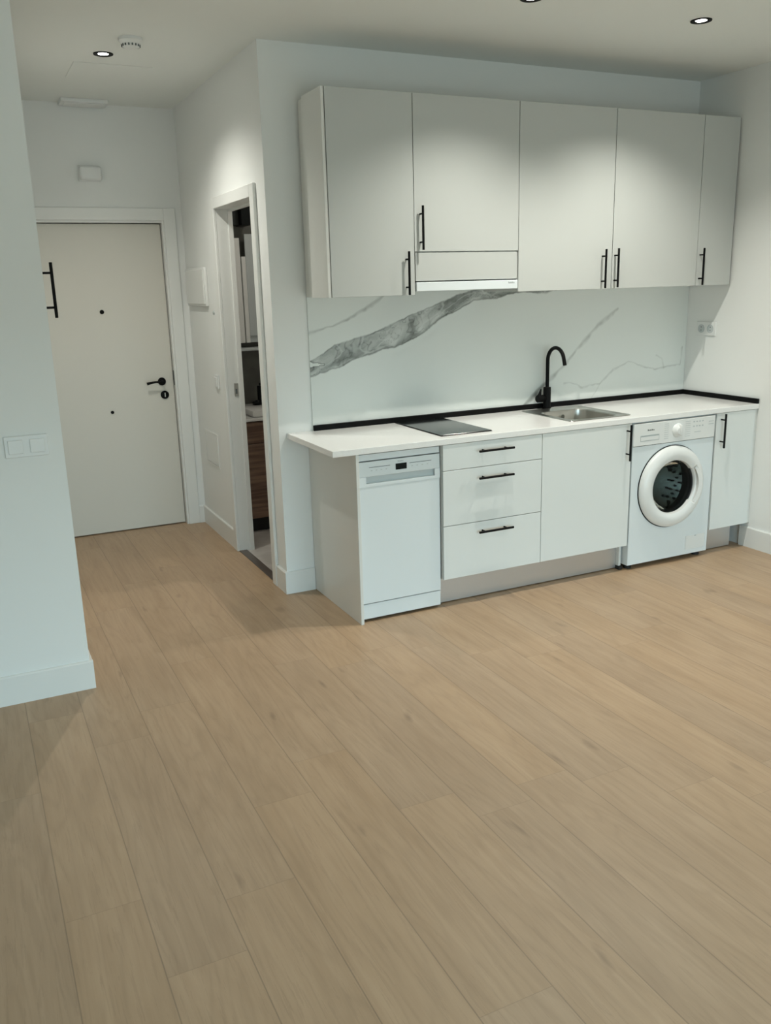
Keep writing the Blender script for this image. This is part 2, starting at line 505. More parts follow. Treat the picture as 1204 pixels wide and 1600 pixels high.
# ------------------------------------------------------------------ bathroom contents seen through the doorway
VX0, VX1, VY = 0.0, 0.80, 1.27
v = thing('vanity_unit', ((VX0 + VX1) / 2, 1.5, 0.0), 'brown wood-grain vanity with white basin top in the bathroom', 'vanity')
obj('cabinet_body', box(VX0, VX1, VY + .02, YE - .004, 0.10, 0.762), M['vanity'], v)
for z0, z1 in ((0.10, 0.612), (0.617, 0.757)):
    obj('drawer', box(VX0, VX1, VY, VY + .019, z0, z1, 0.002, 1), M['vanity'], v)
obj('basin_top', box(VX0 - .01, VX1 + .01, VY - .01, YE - .004, 0.766, 0.785, 0.003), M['ceramic'], v)
bm = box(VX0 + .1, VX1 - .1, VY + .03, YE - .06, 0.785, 0.83, 0.012); obj('basin', bm, M['ceramic'], v, True)
obj('toe_shadow', box(VX0 + .03, VX1 - .03, VY + .05, YE - .004, 0.0, 0.10), M['rubber'], v)  # black block draws the shade of the empty toe space
bm = bmesh.new(); cyl(bm, (0.262, 1.62, 0.83), (0.262, 1.62, 0.96), 0.020, 24, 0.003)
cyl(bm, (0.262, 1.62, 0.96), (0.262, 1.62, 0.98), 0.006, 12)
tag(obj('soap_dispenser', bm, M['blackplastic'], None, True), 'tall black cylinder dispenser standing on the bathroom basin top', 'dispenser')
bm = bmesh.new(); lathe(bm, (0.235, 1.60, 0.83), (0, 0, 1), [(0.035, 0), (0.042, 0.012), (0.040, 0.02), (0.034, 0.02), (0.03, 0.008)], 24)
lathe(bm, (0.235, 1.60, 0.838), (0, 0, 1), [(0.02, 0), (0.024, 0.012), (0.014, 0.024), (0.0, 0.026)], 20, True, False)
tag(obj('soap_dish', bm, M['blackplastic'], None, True), 'low black soap dish on the bathroom basin top beside the dispenser', 'soap dish')
bl = thing('bathroom_fill_light', (0.55, 0.75, ZC), 'unseen round fill light added to brighten the bathroom', 'ceiling light')  # added lamp out of view, lifts the dim bathroom
bm = bmesh.new(); lathe(bm, (0.55, 0.75, ZC - .0003), (0, 0, -1), [(0.09, 0), (0.09, 0.02), (0.08, 0.03), (0.0, 0.034)], 32, True, False)
obj('shade', bm, M['plastic'], bl, True)
ld = bpy.data.lights.new('bathroom_fill', 'AREA'); ld.shape = 'DISK'; ld.size = 0.16; ld.energy = 5.0; ld.color = (1.0, 0.93, 0.82)
lo = bpy.data.objects.new('bathroom_fill', ld); COL.objects.link(lo); lo.parent = bl; lo.location = (0, 0, -0.045)
mb = thing('mirror_cabinet', (0.42, 1.68, 1.226), 'pale narrow-door wall cabinet hanging above the bathroom vanity', 'bathroom cabinet')
obj('cabinet_body', box(0.115, 0.70, 1.70, YE - .002, 1.255, 1.83, 0.002, 1), M['greyplastic'], mb)
obj('cabinet_door', box(0.115, 0.199, 1.68, 1.699, 1.255, 1.954, 0.002, 1), M['trim'], mb)
obj('cabinet_door', box(0.207, 0.236, 1.68, 1.699, 1.255, 1.833, 0.002, 1), M['trim'], mb)
obj('glass_panel', box(0.238, 0.70, 1.686, 1.699, 1.30, 1.98, 0.002, 1), M['greyplastic'], mb)
bm = box(0.10, 0.75, 1.60, YE - .002, 1.205, 1.222, 0.002, 1)
tag(obj('wall_shelf', bm, M['greyplastic']), 'thin pale shelf under the bathroom wall cabinet', 'shelf')
vb = thing('ventilation_box', (0.23, 1.62, 2.03), 'black box high on the bathroom wall near the ceiling', 'box')
obj('housing', box(0.20, 0.262, 1.60, YE - .002, 2.03, 2.24, 0.003, 1), M['blackplastic'], vb)
obj('side_panel', box(0.12, 0.20, 1.66, YE - .002, 2.035, 2.22, 0.003, 1), M['gap'], vb)

# ------------------------------------------------------------------ kitchen
D = 0.622            # plane of the base cabinet fronts
ZT, TC = 0.8828, 0.0296
ZU = ZT - TC
ZB = 0.153


def bar_handle(parent, p, vertical, length, yfront, r=0.006, out=0.034):
    """black bar handle on two posts; p = centre (x, z)"""
    x, z = p; y = yfront - out; h = length / 2; g = h * 0.64
    bm = bmesh.new()
    if vertical:
        cyl(bm, (x, y, z - h), (x, y, z + h), r, 16, 0.0012)
        for s in (-g, g): cyl(bm, (x, y, z + s), (x, yfront - 0.0004, z + s), 0.0042, 12)
    else:
        cyl(bm, (x - h, y, z), (x + h, y, z), r, 16, 0.0012)
        for s in (-g, g): cyl(bm, (x + s, y, z), (x + s, yfront - 0.0004, z), 0.0042, 12)
    return obj('handle', bm, M['black'], parent, True)


# end panel by the dishwasher
tag(obj('end_panel', box(0.0, 0.016, -D, -0.003, 0.0, ZU, 0.0012, 1), M['panelside']),
    'tall white end panel closing the left side of the base units', 'panel')

# dishwasher
YD = -0.602
dw = thing('dishwasher', (0.24, -0.3, 0.0), 'slim white dishwasher with small black display under the worktop', 'dishwasher')
X0, X1 = 0.021, 0.460
obj('body', box(X0 + .003, X1 - .003, YD + 0.03, -0.04, 0.03, 0.842), M['gap'], dw)
obj('top_strip', box(X0, X1, YD + 0.003, YD + 0.029, 0.8145, 0.8455, 0.001, 1), M['enamel'], dw)
# fascia with a real handle recess: four bars around a pocket
bm = bmesh.new()
rx0, rx1, rz0, rz1 = 0.058, 0.432, 0.702, 0.737
bx(bm, X0, X1, YD - .002, YD + 0.029, rz1, 0.810, 0.002, 1)
bx(bm, X0, rx0, YD - .002, YD + 0.029, rz0, rz1)
bx(bm, rx1, X1, YD - .002, YD + 0.029, rz0, rz1)
bx(bm, X0, X1, YD - .002, YD + 0.029, 0.688, rz0)
fas = obj('control_panel', bm, M['enamel'], dw)
obj('handle_recess', box(rx0, rx1, YD + 0.018, YD + 0.0285, rz0, rz1), M['greyplastic'], fas)
obj('display', box(0.216, 0.276, YD - 0.0035, YD - .002, 0.756, 0.786, 0.001, 1), M['blackplastic'], fas)
bm = bmesh.new()
bm.free()
for a, b_ in ((0.075, 0.187), (0.292, 0.412)): obj('trim_line', box(a, b_, YD - 0.0026, YD - .002, 0.7805, 0.7830), M['darkprint'], fas)
for i in range(4):
    obj('button_marking', box(0.084 + .026 * i, 0.092 + .026 * i, YD - 0.0024, YD - .002, 0.764, 0.768), M['greyplastic'], fas)
    obj('button_marking', box(0.302 + .028 * i, 0.310 + .028 * i, YD - 0.0024, YD - .002, 0.764, 0.768), M['greyplastic'], fas)


def mark(parent, x, z, y, wd, ht, mt='print'):
    """tiny illegible maker's mark: a run of short strokes"""
    bm = bmesh.new(); k = 7
    for i in range(k):
        a = x + wd * i / k; hh = ht * (1.0, .7, .75, .7, .9, .7, .6)[i]
        bx(bm, a, a + wd / k * .62, y - .0006, y, z, z + hh)
        if i in (0, 2, 4): bx(bm, a, a + wd / k * .98, y - .0006, y, z + hh * .4, z + hh * .62)
    return obj('maker_mark', bm, M[mt], parent)


mark(fas, 0.228, 0.7945, YD - .002, 0.032, 0.006, 'print')
obj('door_panel', box(X0 + .001, X1 - .001, YD, YD + 0.028, 0.098, 0.6875, 0.0008, 1), M['enamel'], dw)
obj('kick_panel', box(X0, X1, YD + .003, YD + 0.028, 0.016, 0.093, 0.002, 1), M['enamel'], dw)
for x in (X0 + .03, X1 - .03):
    bm = bmesh.new(); cyl(bm, (x, YD + .07, 0), (x, YD + .07, .03), 0.018, 14); obj('foot', bm, M['rubber'], dw)

# base cabinets
def cab_feet(t, xs, ys=(-0.46, -0.08), mt=None):
    for x in xs:
        for y in ys:
            bm = bmesh.new(); lathe(bm, (x, y, 0), (0, 0, 1), [(0.022, 0), (0.022, 0.008), (0.014, 0.012), (0.014, ZB - .001)], 16)
            obj('foot', bm, M['rubber'], t)


dc = thing('drawer_cabinet', (0.764, -0.3, 0.0), 'white base unit with three drawers between dishwasher and sink unit', 'kitchen cabinet', 'white base cabinets under the worktop')
A0, A1 = 0.467, 1.061
obj('cabinet_body', box(A0, A1, -D + .02, -0.02, ZB, ZU - .002), M['carcass'], dc)
for (z0, z1), hz in zip(((0.7215, 0.851), (0.4365, 0.7185), (ZB, 0.4335)), (0.806, 0.668, 0.386)):
    dr = obj('drawer', box(A0 + .0015, A1 - .0015, -D, -D + .019, z0, z1, 0.001, 1), M['gloss'], dc)
    bar_handle(dr, (0.762, hz), False, 0.208, -D)
cab_feet(dc, (A0 + .05, A1 - .04))

sc = thing('sink_cabinet', (1.36, -0.3, 0.0), 'white one-door base unit below the sink, left of the washing machine', 'kitchen cabinet', 'white base cabinets under the worktop')
A0, A1 = 1.0615, 1.658
obj('cabinet_body', box(A0, A1, -D + .02, -0.02, ZB, 0.70), M['carcass'], sc)
dd = obj('door', box(A0 + .0015, A1 - .0015, -D, -D + .019, ZB, 0.851, 0.001, 1), M['gloss'], sc)
bar_handle(dd, (1.622, 0.750), True, 0.200, -D)
cab_feet(sc, (A0 + .04, A1 - .05))
obj('side_leg', box(A1 - .0165, A1 - .001, -0.575, -0.10, 0.022, ZB - .001), M['carcass'], sc)
obj('leg_foot', box(A1 - .020, A1 + .004, -0.585, -0.55, 0.0, 0.021), M['rubber'], sc)

nc = thing('narrow_cabinet', (2.44, -0.3, 0.0), 'narrow white base unit between washing machine and right wall', 'kitchen cabinet', 'white base cabinets under the worktop')
A0, A1 = 2.282, 2.592
obj('cabinet_body', box(A0, A1, -D + .02, -0.02, ZB, ZU - .002), M['carcass'], nc)
dd = obj('door', box(A0 + .0015, A1 - .0015, -D, -D + .019, ZB, 0.851, 0.001, 1), M['gloss'], nc)
bar_handle(dd, (2.318, 0.750), True, 0.200, -D)
obj('filler_strip', box(A1 + .001, XW - .002, -D + .006, -D + .024, ZB, 0.851), M['carcass'], nc)
cab_feet(nc, (A0 + .05, A1 - .09))

YP = -0.552
tag(obj('plinth', box(0.464, 1.640, YP, YP + .014, 0.006, ZB - .002), M['plinth']),
    'long brushed metal plinth under the drawer and sink units', 'plinth', 'metal plinths')
tag(obj('plinth', box(2.286, 2.530, YP, YP + .014, 0.006, ZB - .002), M['plinth']),
    'short brushed metal plinth right of the washing machine', 'plinth', 'metal plinths')

# washing machine
YW = -0.619
wm = thing('washing_machine', (1.97, -0.3, 0.0), 'white front-loading washing machine with round door and rotary dial', 'washing machine')
X0, X1 = 1.668, 2.270
bm = bmesh.new()
HX, HZ, HR = 1.954, 0.462, 0.200
# front sheet with a round hole for the porthole
N = 72
inner = [bm.verts.new((HX + HR * math.cos(2 * PI * i / N), YW, HZ + HR * math.sin(2 * PI * i / N))) for i in range(N)]
fz0, fz1 = 0.030, 0.716
outer = []
for i in range(N):
    a = 2 * PI * i / N; c_, s_ = math.cos(a), math.sin(a)
    tt = min(((X1 - HX) / c_) if c_ > 1e-6 else ((X0 - HX) / c_ if c_ < -1e-6 else 9), ((fz1 - HZ) / s_) if s_ > 1e-6 else ((fz0 - HZ) / s_ if s_ < -1e-6 else 9))
    outer.append(bm.verts.new((HX + c_ * tt, YW, HZ + s_ * tt)))
corners = {}
for i in range(N):
    j = (i + 1) % N
    a, b_ = outer[i].co, outer[j].co
    f = [inner[i], inner[j], outer[j], outer[i]]
    if abs(a.x - b_.x) > 1e-5 and abs(a.z - b_.z) > 1e-5:      # a corner lies between
        cx_ = X1 if max(a.x, b_.x) > X1 - 1e-4 else X0
        cz_ = fz1 if max(a.z, b_.z) > fz1 - 1e-4 else fz0
        f = [inner[i], inner[j], outer[j], bm.verts.new((cx_, YW, cz_)), outer[i]]
    bm.faces.new(f)
deep = [bm.verts.new(v_.co + Vector((0, 0.05, 0))) for v_ in inner]
for i in range(N): bm.faces.new((inner[i], deep[i], deep[(i + 1) % N], inner[(i + 1) % N]))
# side walls, top, back of the casing
bx(bm, X0, X0 + .004, YW + .001, -0.06, fz0, 0.848); bx(bm, X1 - .004, X1, YW + .001, -0.06, fz0, 0.848)
bx(bm, X0 + .004, X1 - .004, YW + .02, -0.06, 0.842, 0.848); bx(bm, X0 + .004, X1 - .004, -0.064, -0.06, fz0, 0.842)
bx(bm, X0 + .004, X1 - .004, YW + .002, -0.064, fz0, fz0 + .004)
obj('body', bm, M['enamel'], wm)
cp = obj('control_panel', box(X0 + .001, X1 - .001, YW - 0.006, YW + .018, 0.7185, 0.845, 0.004, 2), M['plastic'], wm)
YQ = YW - 0.006
bm = bmesh.new(); bx(bm, 1.716, 1.850, YQ - .0008, YQ, 0.744, 0.776, 0.0)
obj('detergent_drawer', bm, M['greyplastic'], cp)
obj('drawer_grip', box(1.719, 1.847, YQ - .0016, YQ - .0008, 0.748, 0.768), M['plastic'], cp)
obj('drawer_slot', box(1.722, 1.848, YQ - .0020, YQ - .0008, 0.7735, 0.7765), M['print'], cp)
bm = bmesh.new()
kx, kz = 1.985, 0.783
lathe(bm, (kx, YQ, kz), (0, -1, 0), [(0.040, 0), (0.039, 0.004), (0.034, 0.008), (0.026, 0.022), (0.022, 0.026), (0.0, 0.027)], 40, True, False)
bx(bm, kx - .008, kx + .008, YQ - .036, YQ - .008, kz - .026, kz + .033, 0.005, 2)
obj('dial_knob', bm, M['plastic'], cp, True)
for i in range(8):
    z = 0.826 - i * 0.0118
    obj('dial_marking', box(kx - .098, kx - .066, YQ - .0006, YQ, z, z + .0022), M['greyplastic'], cp)
    obj('dial_marking', box(kx + .056, kx + .094, YQ - .0006, YQ, z, z + .0022), M['greyplastic'], cp)
for i in range(4):
    for z in (0.818, 0.792): obj('button_marking', box(2.10 + .022 * i, 2.112 + .022 * i, YQ - .0006, YQ, z, z + .007), M['greyplastic'], cp)
for z in (0.812, 0.797): obj('button_marking', box(2.218, 2.256, YQ - .0006, YQ, z, z + .0035), M['greyplastic'], cp)
obj('button_marking', box(2.112, 2.160, YQ - .0006, YQ, 0.760, 0.764), M['greyplastic'], cp)
mark(cp, 1.766, 0.800, YQ, 0.050, 0.009, 'darkprint')
# porthole ring: asymmetrical, fat on the left, cut back for the grip on the right
bm = bmesh.new()
n_ = 96; prof = []
loops = []
for i in range(n_):
    a = 2 * PI * i / n_
    g = max(0.0, math.cos(a))
    # grip notch between about -38 and 38 degrees
    k = 1.0 if abs(((a + PI) % (2 * PI)) - PI) < math.radians(36) else 0.0
    rin = 0.152 + 0.012 * k
    pts = [(0.236, 0.0), (0.2355, 0.014), (0.228, 0.026), (0.212, 0.036), (0.192, 0.040), (rin + 0.020, 0.038 - 0.012 * k), (rin + .004, 0.028 - 0.010 * k), (rin, 0.006)]
    loops.append([bm.verts.new((HX + 0.004 + r * math.cos(a), YW - 0.0015 - t, HZ + r * math.sin(a))) for r, t in pts])
for i in range(n_):
    a, b_ = loops[i], loops[(i + 1) % n_]
    for j in range(len(a) - 1): bm.faces.new((a[j], b_[j], b_[j + 1], a[j + 1]))
    bm.faces.new((a[-1], b_[-1], b_[0], a[0]))
pr = obj('door_ring', bm, M['plastic'], wm, True)
bm = bmesh.new(); lathe(bm, (HX + .004, YW + .002, HZ), (0, -1, 0), [(0.240, 0), (0.240, 0.003)], 72)
# seam ring must leave the opening free
bm.free(); bm = bmesh.new()
R0 = [ring(bm, (HX + .004, YW - t, HZ), (0, -1, 0), r, 72) for r, t in ((0.241, 0.0005), (0.241, 0.004), (0.215, 0.004), (0.215, 0.0005))]
R0.append(R0[0])
for a, b_ in zip(R0, R0[1:]):
    for i in range(72): bm.faces.new((a[i], a[(i + 1) % 72], b_[(i + 1) % 72], b_[i]))
obj('door_seam', bm, M['gap'], wm)
# grip piece on the right of the porthole
bm = bmesh.new()
sec = []
for i in range(15):
    a = math.radians(-34 + 68 * i / 14)
    th_ = 0.010 * math.sin(PI * i / 14) + 0.004
    sec.append([bm.verts.new((HX + .004 + r * math.cos(a), YW - t, HZ + r * math.sin(a))) for r, t in ((0.176, 0.030), (0.176, 0.030 + th_), (0.198, 0.036 + th_), (0.206, 0.034))])
loft(bm, sec)
obj('door_grip', bm, M['plastic'], pr, True)
# glass bowl
bm = bmesh.new()
lathe(bm, (HX + .004, YW - .010, HZ), (0, 1, 0), [(0.150, 0.0), (0.146, 0.006), (0.140, 0.02), (0.125, 0.05), (0.10, 0.075), (0.05, 0.086), (0.0, 0.088)], 56, False, False)
lathe(bm, (HX + .004, YW - .010, HZ), (0, 1, 0), [(0.150, 0.0), (0.10, -0.006), (0.0, -0.008)], 56, False, False)
bmesh.ops.remove_doubles(bm, verts=bm.verts[:], dist=1e-4)
obj('door_glass', bm, M['doorglass'], pr, True)
bm = bmesh.new()
R0 = [ring(bm, (HX + .004, YW + t, HZ), (0, -1, 0), r, 56) for r, t in ((0.151, -0.012), (0.199, 0.02), (0.199, 0.06), (0.150, 0.085), (0.140, 0.06), (0.138, 0.01))]
R0.append(R0[0])
for a, b_ in zip(R0, R0[1:]):
    for i in range(56): bm.faces.new((a[i], a[(i + 1) % 56], b_[(i + 1) % 56], b_[i]))
obj('door_gasket', bm, M['rubber'], wm, True)
bm = bmesh.new()
lathe(bm, (HX + .004, YW + .085, HZ), (0, 1, 0), [(0.16, 0), (0.225, 0.01), (0.228, 0.20), (0.224, 0.31), (0.0, 0.315)], 48, False, False)
for k in range(3):      # paddles
    a = 2 * PI * k / 3 + 0.5
    p0 = Vector((HX + .004 + .205 * math.cos(a), YW + .11, HZ + .205 * math.sin(a))); tube(bm, [p0, p0 + Vector((0, .28, 0))], 0.028, 10)
dm = obj('drum', bm, M['drum'], wm, True)
bm = bmesh.new()
for rr_, yy in [(0.2265, 0.11 + .022 * q) for q in range(8)]:
    for i in range(34):
        a = 2 * PI * (i + .5 * (int(yy * 1000) % 2)) / 34
        cx_, cz_ = HX + .004 + (rr_ - .002) * math.cos(a), HZ + (rr_ - .002) * math.sin(a)
        bx(bm, cx_ - .004, cx_ + .004, YW + yy, YW + yy + .008, cz_ - .004, cz_ + .004)
o = obj('drum_holes', bm, M['gap'], dm); o['kind'] = 'stuff'
# service flap and feet
fp = obj('filter_flap', box(2.100, 2.248, YW - .0022, YW - .0002, 0.058, 0.142, 0.002, 1), M['plastic'], wm)
obj('flap_catch', box(2.168, 2.180, YW - .004, YW - .0022, 0.134, 0.140), M['greyplastic'], fp)
for x in (X0 + .04, X1 - .04):
    for y in (YW + .045, -0.11):
        bm = bmesh.new(); lathe(bm, (x, y, 0), (0, 0, 1), [(0.022, 0), (0.022, 0.014), (0.010, 0.018), (0.010, 0.029)], 16)
        obj('foot', bm, M['rubber'], wm)

# worktop with the sink cut-out
XCL, DC = -0.1175, 0.6263
SX0, SX1, SY0, SY1 = 1.318, 1.700, -0.528, -0.090      # cut-out
bm = bmesh.new()
xs = [XCL, SX0, SX1, XW - .001]; ys = [-DC, SY0, SY1, -0.001]
grid = {}
for zi, z in enumerate((ZU, ZT)):
    for i, x in enumerate(xs):
        for j, y in enumerate(ys): grid[i, j, zi] = bm.verts.new((x, y, z))
for i in range(3):
    for j in range(3):
        if (i, j) == (1, 1): continue
        for zi in (0, 1): bm.faces.new([grid[a, b_, zi] for a, b_ in ((i, j), (i + 1, j), (i + 1, j + 1), (i, j + 1))])
for k in range(3):
    for (a, b_) in (((k, 0), (k + 1, 0)), ((k, 3), (k + 1, 3)), ((0, k), (0, k + 1)), ((3, k), (3, k + 1))):
        bm.faces.new((grid[a[0], a[1], 0], grid[b_[0], b_[1], 0], grid[b_[0], b_[1], 1], grid[a[0], a[1], 1]))
for a, b_ in (((1, 1), (2, 1)), ((2, 1), (2, 2)), ((2, 2), (1, 2)), ((1, 2), (1, 1))):
    bm.faces.new((grid[a[0], a[1], 0], grid[b_[0], b_[1], 0], grid[b_[0], b_[1], 1], grid[a[0], a[1], 1]))
wt = obj('worktop', bm, M['quartz'])
md = wt.modifiers.new('bevel', 'BEVEL'); md.width = 0.002; md.segments = 2; md.limit_method = 'ANGLE'
tag(wt, 'long white quartz-look worktop running over the base units and appliances', 'worktop')

# black upstands
tag(obj('upstand', box(0.0273, XW - .002, -0.024, -0.0095, ZT, ZT + 0.029, 0.002, 1), M['black']),
    'long black sealing strip along the worktop at the marble splashback', 'upstand', 'black sealing strips')
tag(obj('upstand', box(XW - 0.0155, XW - .001, -DC + .002, -0.0245, ZT, ZT + 0.029, 0.002, 1), M['black']),
    'short black sealing strip along the worktop at the right wall', 'upstand', 'black sealing strips')

# marble splashback with veins as a colour attribute
def seg_d(px, pz, pts):
    best = 9; bt = 0
    for i in range(len(pts) - 1):
        (x0, z0), (x1, z1) = pts[i][:2], pts[i + 1][:2]
        dx, dz = x1 - x0, z1 - z0; L2 = dx * dx + dz * dz
        t = max(0, min(1, ((px - x0) * dx + (pz - z0) * dz) / L2))
        d = math.hypot(px - x0 - t * dx, pz - z0 - t * dz)
        if d < best: best = d; bt = (i + t) / (len(pts) - 1)
    return best, bt


def lerp_pts(x, pts):
    if x <= pts[0][0]: return pts[0][1]
    for (x0, z0), (x1, z1) in zip(pts, pts[1:]):
        if x <= x1: return z0 + (z1 - z0) * (x - x0) / (x1 - x0)
    return pts[-1][1]


UPR = [(0.0, 1.245), (0.03, 1.25), (0.17, 1.325), (0.36, 1.365), (0.50, 1.415), (0.64, 1.465), (0.80, 1.525), (0.92, 1.56), (1.07, 1.595), (1.3, 1.62), (1.75, 1.66)]
LWR = [(0.0, 1.150), (0.03, 1.165), (0.19, 1.205), (0.35, 1.262), (0.53, 1.295), (0.65, 1.335), (0.73, 1.385), (0.81, 1.435), (0.92, 1.475), (1.02, 1.515), (1.17, 1.530), (1.30, 1.558), (1.45, 1.552), (1.60, 1.567), (1.75, 1.60)]
VEINS = [([(0.0, 1.385), (0.028, 1.393), (0.16, 1.415), (0.275, 1.464), (0.38, 1.52), (0.49, 1.58)], 0.009, 0.45),
         ([(1.34, 0.885), (1.42, 0.945), (1.47, 0.995), (1.56, 1.06), (1.648, 1.12), (1.74, 1.21), (1.90, 1.355), (1.95, 1.385), (2.04, 1.44)], 0.012, 0.42),
         ([(1.36, 0.90), (1.46, 0.985), (1.53, 1.035)], 0.012, 0.60),
         ([(1.66, 1.02), (1.70, 1.01), (1.80, 0.985), (1.93, 1.0), (2.03, 1.08), (2.14, 1.112), (2.25, 1.085), (2.355, 1.055), (2.45, 1.07), (2.57, 1.072), (2.58, 1.13), (2.585, 1.19)], 0.006, 0.34),
         ([(1.93, 1.0), (1.90, 0.955), (1.86, 0.905)], 0.004, 0.25),
         ([(2.37, 1.15), (2.42, 1.12), (2.44, 1.065)], 0.005, 0.25)]
WHITE = Vector((0.735, 0.765, 0.735)); GREY = Vector((0.20, 0.215, 0.20)); DARK = Vector((0.055, 0.06, 0.055))
x0s, x1s, z0s, z1s = 0.0273, XW - .0015, ZT + .0005, 1.60
NX, NZ = 646, 180
bm = bmesh.new()
lay = bm.verts.layers.float_color.new('vein')
rows = []
for j in range(NZ + 1):
    row = []
    pz = z0s + (z1s - z0s) * j / NZ
    for i in range(NX + 1):
        px = x0s + (x1s - x0s) * i / NX
        v_ = bm.verts.new((px, -0.009, pz))
        n1 = noise.noise((px * 9, pz * 9, 0.0)); n2 = noise.noise((px * 30, pz * 30, 4.0)); n3 = noise.noise((px * 80, pz * 80, 9.0))
        wx = px + 0.012 * n1; wz = pz + 0.014 * n1 + 0.006 * n2
        zu = lerp_pts(px, UPR) ; zl = lerp_pts(px, LWR)
        zz = pz + 0.004 * n2 + 0.002 * n3 + 0.009 * n1
        c_ = WHITE * (1 + 0.03 * noise.noise((px * 2.3, pz * 2.3, 7.0)))
        if zl - 0.03 < zz < zu + 0.03:
            d = min(zz - zl, zu - zz)
            ins = max(0.0, min(1.0, (d + 0.002) / 0.008))
            # swirls drawn out along the band
            tb = (zz - zl) / max(0.02, zu - zl)
            n4 = noise.noise((px * 3.2, tb * 1.6, 11.0))
            wv = noise.noise((px * 7 + 1.2 * n1, tb * 2.2 + 1.5 * n4, 2.0)); w2 = noise.noise((px * 22 + n1, tb * 5 + n2, 5.0))
            f = 0.64 + 0.50 * wv + 0.16 * w2
            cur = abs(noise.noise((px * 5 + 4, tb * 2.0 + 1.6 * n4 + 0.5 * n2, 3.0)))
            cu2 = abs(noise.noise((px * 13 + 1, tb * 3.0 + 1.2 * n1, 8.0)))
            f = max(0.18, min(1.0, f))
            c_ = c_.lerp(GREY, ins * f)
            c_ = c_.lerp(DARK, ins * (0.50 * max(0.0, 1 - cur / 0.05) + 0.30 * max(0.0, 1 - cu2 / 0.05)))
            c_ = c_.lerp(WHITE, ins * 0.40 * max(0.0, 1 - abs(noise.noise((px * 6 + 9, tb * 2.4 + n4, 6.0))) / 0.07))
            dl = zz - zl; du_ = zu - zz
            wl = 0.006 + 0.010 * max(0, noise.noise((px * 7, 3.0, 1.0)))
            el = max(0.0, 1 - abs(dl - 0.003) / wl) * (0.62 + 0.5 * noise.noise((px * 9, 0, 1.0)))
            eu = max(0.0, 1 - abs(du_ - 0.003) / 0.005) * (0.45 + 0.7 * noise.noise((px * 11, 5, 1.0)))
            c_ = c_.lerp(DARK, max(0, min(0.8, max(el, eu))))
            if px < 0.11:       # the band forks at its left end round a white wedge
                wz_ = 0.013 * (0.11 - px) / 0.08
                dm_ = abs(zz - 1.228)
                if dm_ < wz_: c_ = WHITE.copy()
                elif dm_ < wz_ + 0.005: c_ = c_.lerp(DARK, 0.6)
            # halo below the band
        elif zl - 0.08 < zz <= zl and px > 0.5 and px < 1.1:
            c_ = c_.lerp(GREY, 0.10 * max(0, n1 + .3) * (1 - (zl - zz) / 0.08))
        for pts, wd, st in VEINS:
            d, bt = seg_d(wx, wz, pts)
            ww = wd * (0.75 + 0.7 * n1)
            if d < ww * 2:
                f = max(0.0, 1 - (d / (ww * 1.6 + 1e-5)) ** 1.4) * st * (0.85 + 0.6 * n2)
                c_ = c_.lerp(GREY, max(0, min(0.9, f)))
        v_[lay] = (c_.x, c_.y, c_.z, 1)
        row.append(v_)
    rows.append(row)
for j in range(NZ):
    for i in range(NX): bm.faces.new((rows[j][i], rows[j][i + 1], rows[j + 1][i + 1], rows[j + 1][i]))
# slab edges and back
b0 = [bm.verts.new((x, -0.0005, z)) for x, z in ((x0s, z0s), (x1s, z0s), (x1s, z1s), (x0s, z1s))]
for v_ in b0: v_[lay] = (*WHITE, 1)
bm.faces.new(b0)
bm.faces.new([rows[0][i] for i in range(NX, -1, -1)] + [b0[0], b0[1]])
bm.faces.new([rows[NZ][i] for i in range(NX + 1)] + [b0[2], b0[3]])
bm.faces.new([rows[j][0] for j in range(NZ + 1)] + [b0[3], b0[0]])
bm.faces.new([rows[j][NX] for j in range(NZ, -1, -1)] + [b0[1], b0[2]])
tag(obj('splashback', bm, M['marble']), 'white marble-look splashback with a broad grey vein behind the worktop', 'splashback')

# hob
hb = thing('induction_hob', (0.65, -0.29, ZT), 'small black glass two-zone hob set into the white worktop', 'hob')
obj('glass_surface', box(0.500, 0.795, -0.552, -0.032, ZT + .0023, ZT + 0.006, 0.0012, 1), M['hob'], hb)
obj('edge_trim', box(0.498, 0.797, -0.554, -0.030, ZT + .0002, ZT + 0.0022, 0.0005, 1), M['black'], hb)

# sink
sk = thing('sink', (1.51, -0.31, ZT), 'square stainless steel inset sink in the worktop below the black tap', 'sink')
def rrect(bm, x0, x1, y0, y1, z, r, k=8):
    vs = []
    for (cx_, cy_, a0) in ((x1 - r, y1 - r, 0), (x0 + r, y1 - r, PI / 2), (x0 + r, y0 + r, PI), (x1 - r, y0 + r, 1.5 * PI)):
        for i in range(k + 1):
            a = a0 + PI / 2 * i / k; vs.append(bm.verts.new((cx_ + r * math.cos(a), cy_ + r * math.sin(a), z)))
    return vs
bm = bmesh.new()
rz = ZT + .001
L_ = [rrect(bm, 1.300, 1.718, -0.548, -0.068, rz, 0.022), rrect(bm, 1.302, 1.716, -0.546, -0.070, rz + .003, 0.021),
      rrect(bm, 1.312, 1.706, -0.536, -0.080, rz + .003, 0.020), rrect(bm, 1.316, 1.702, -0.532, -0.084, rz + .0005, 0.018),
      rrect(bm, 1.345, 1.668, -0.508, -0.170, rz - .0005, 0.060), rrect(bm, 1.350, 1.663, -0.503, -0.175, rz - .006, 0.058),
      rrect(bm, 1.360, 1.655, -0.493, -0.185, rz - .130, 0.060), rrect(bm, 1.385, 1.630, -0.468, -0.210, rz - .150, 0.060),
      rrect(bm, 1.47, 1.56, -0.385, -0.295, rz - .154, 0.0449)]
loft(bm, L_, False, True)
obj('bowl', bm, M['steel'], sk, True)
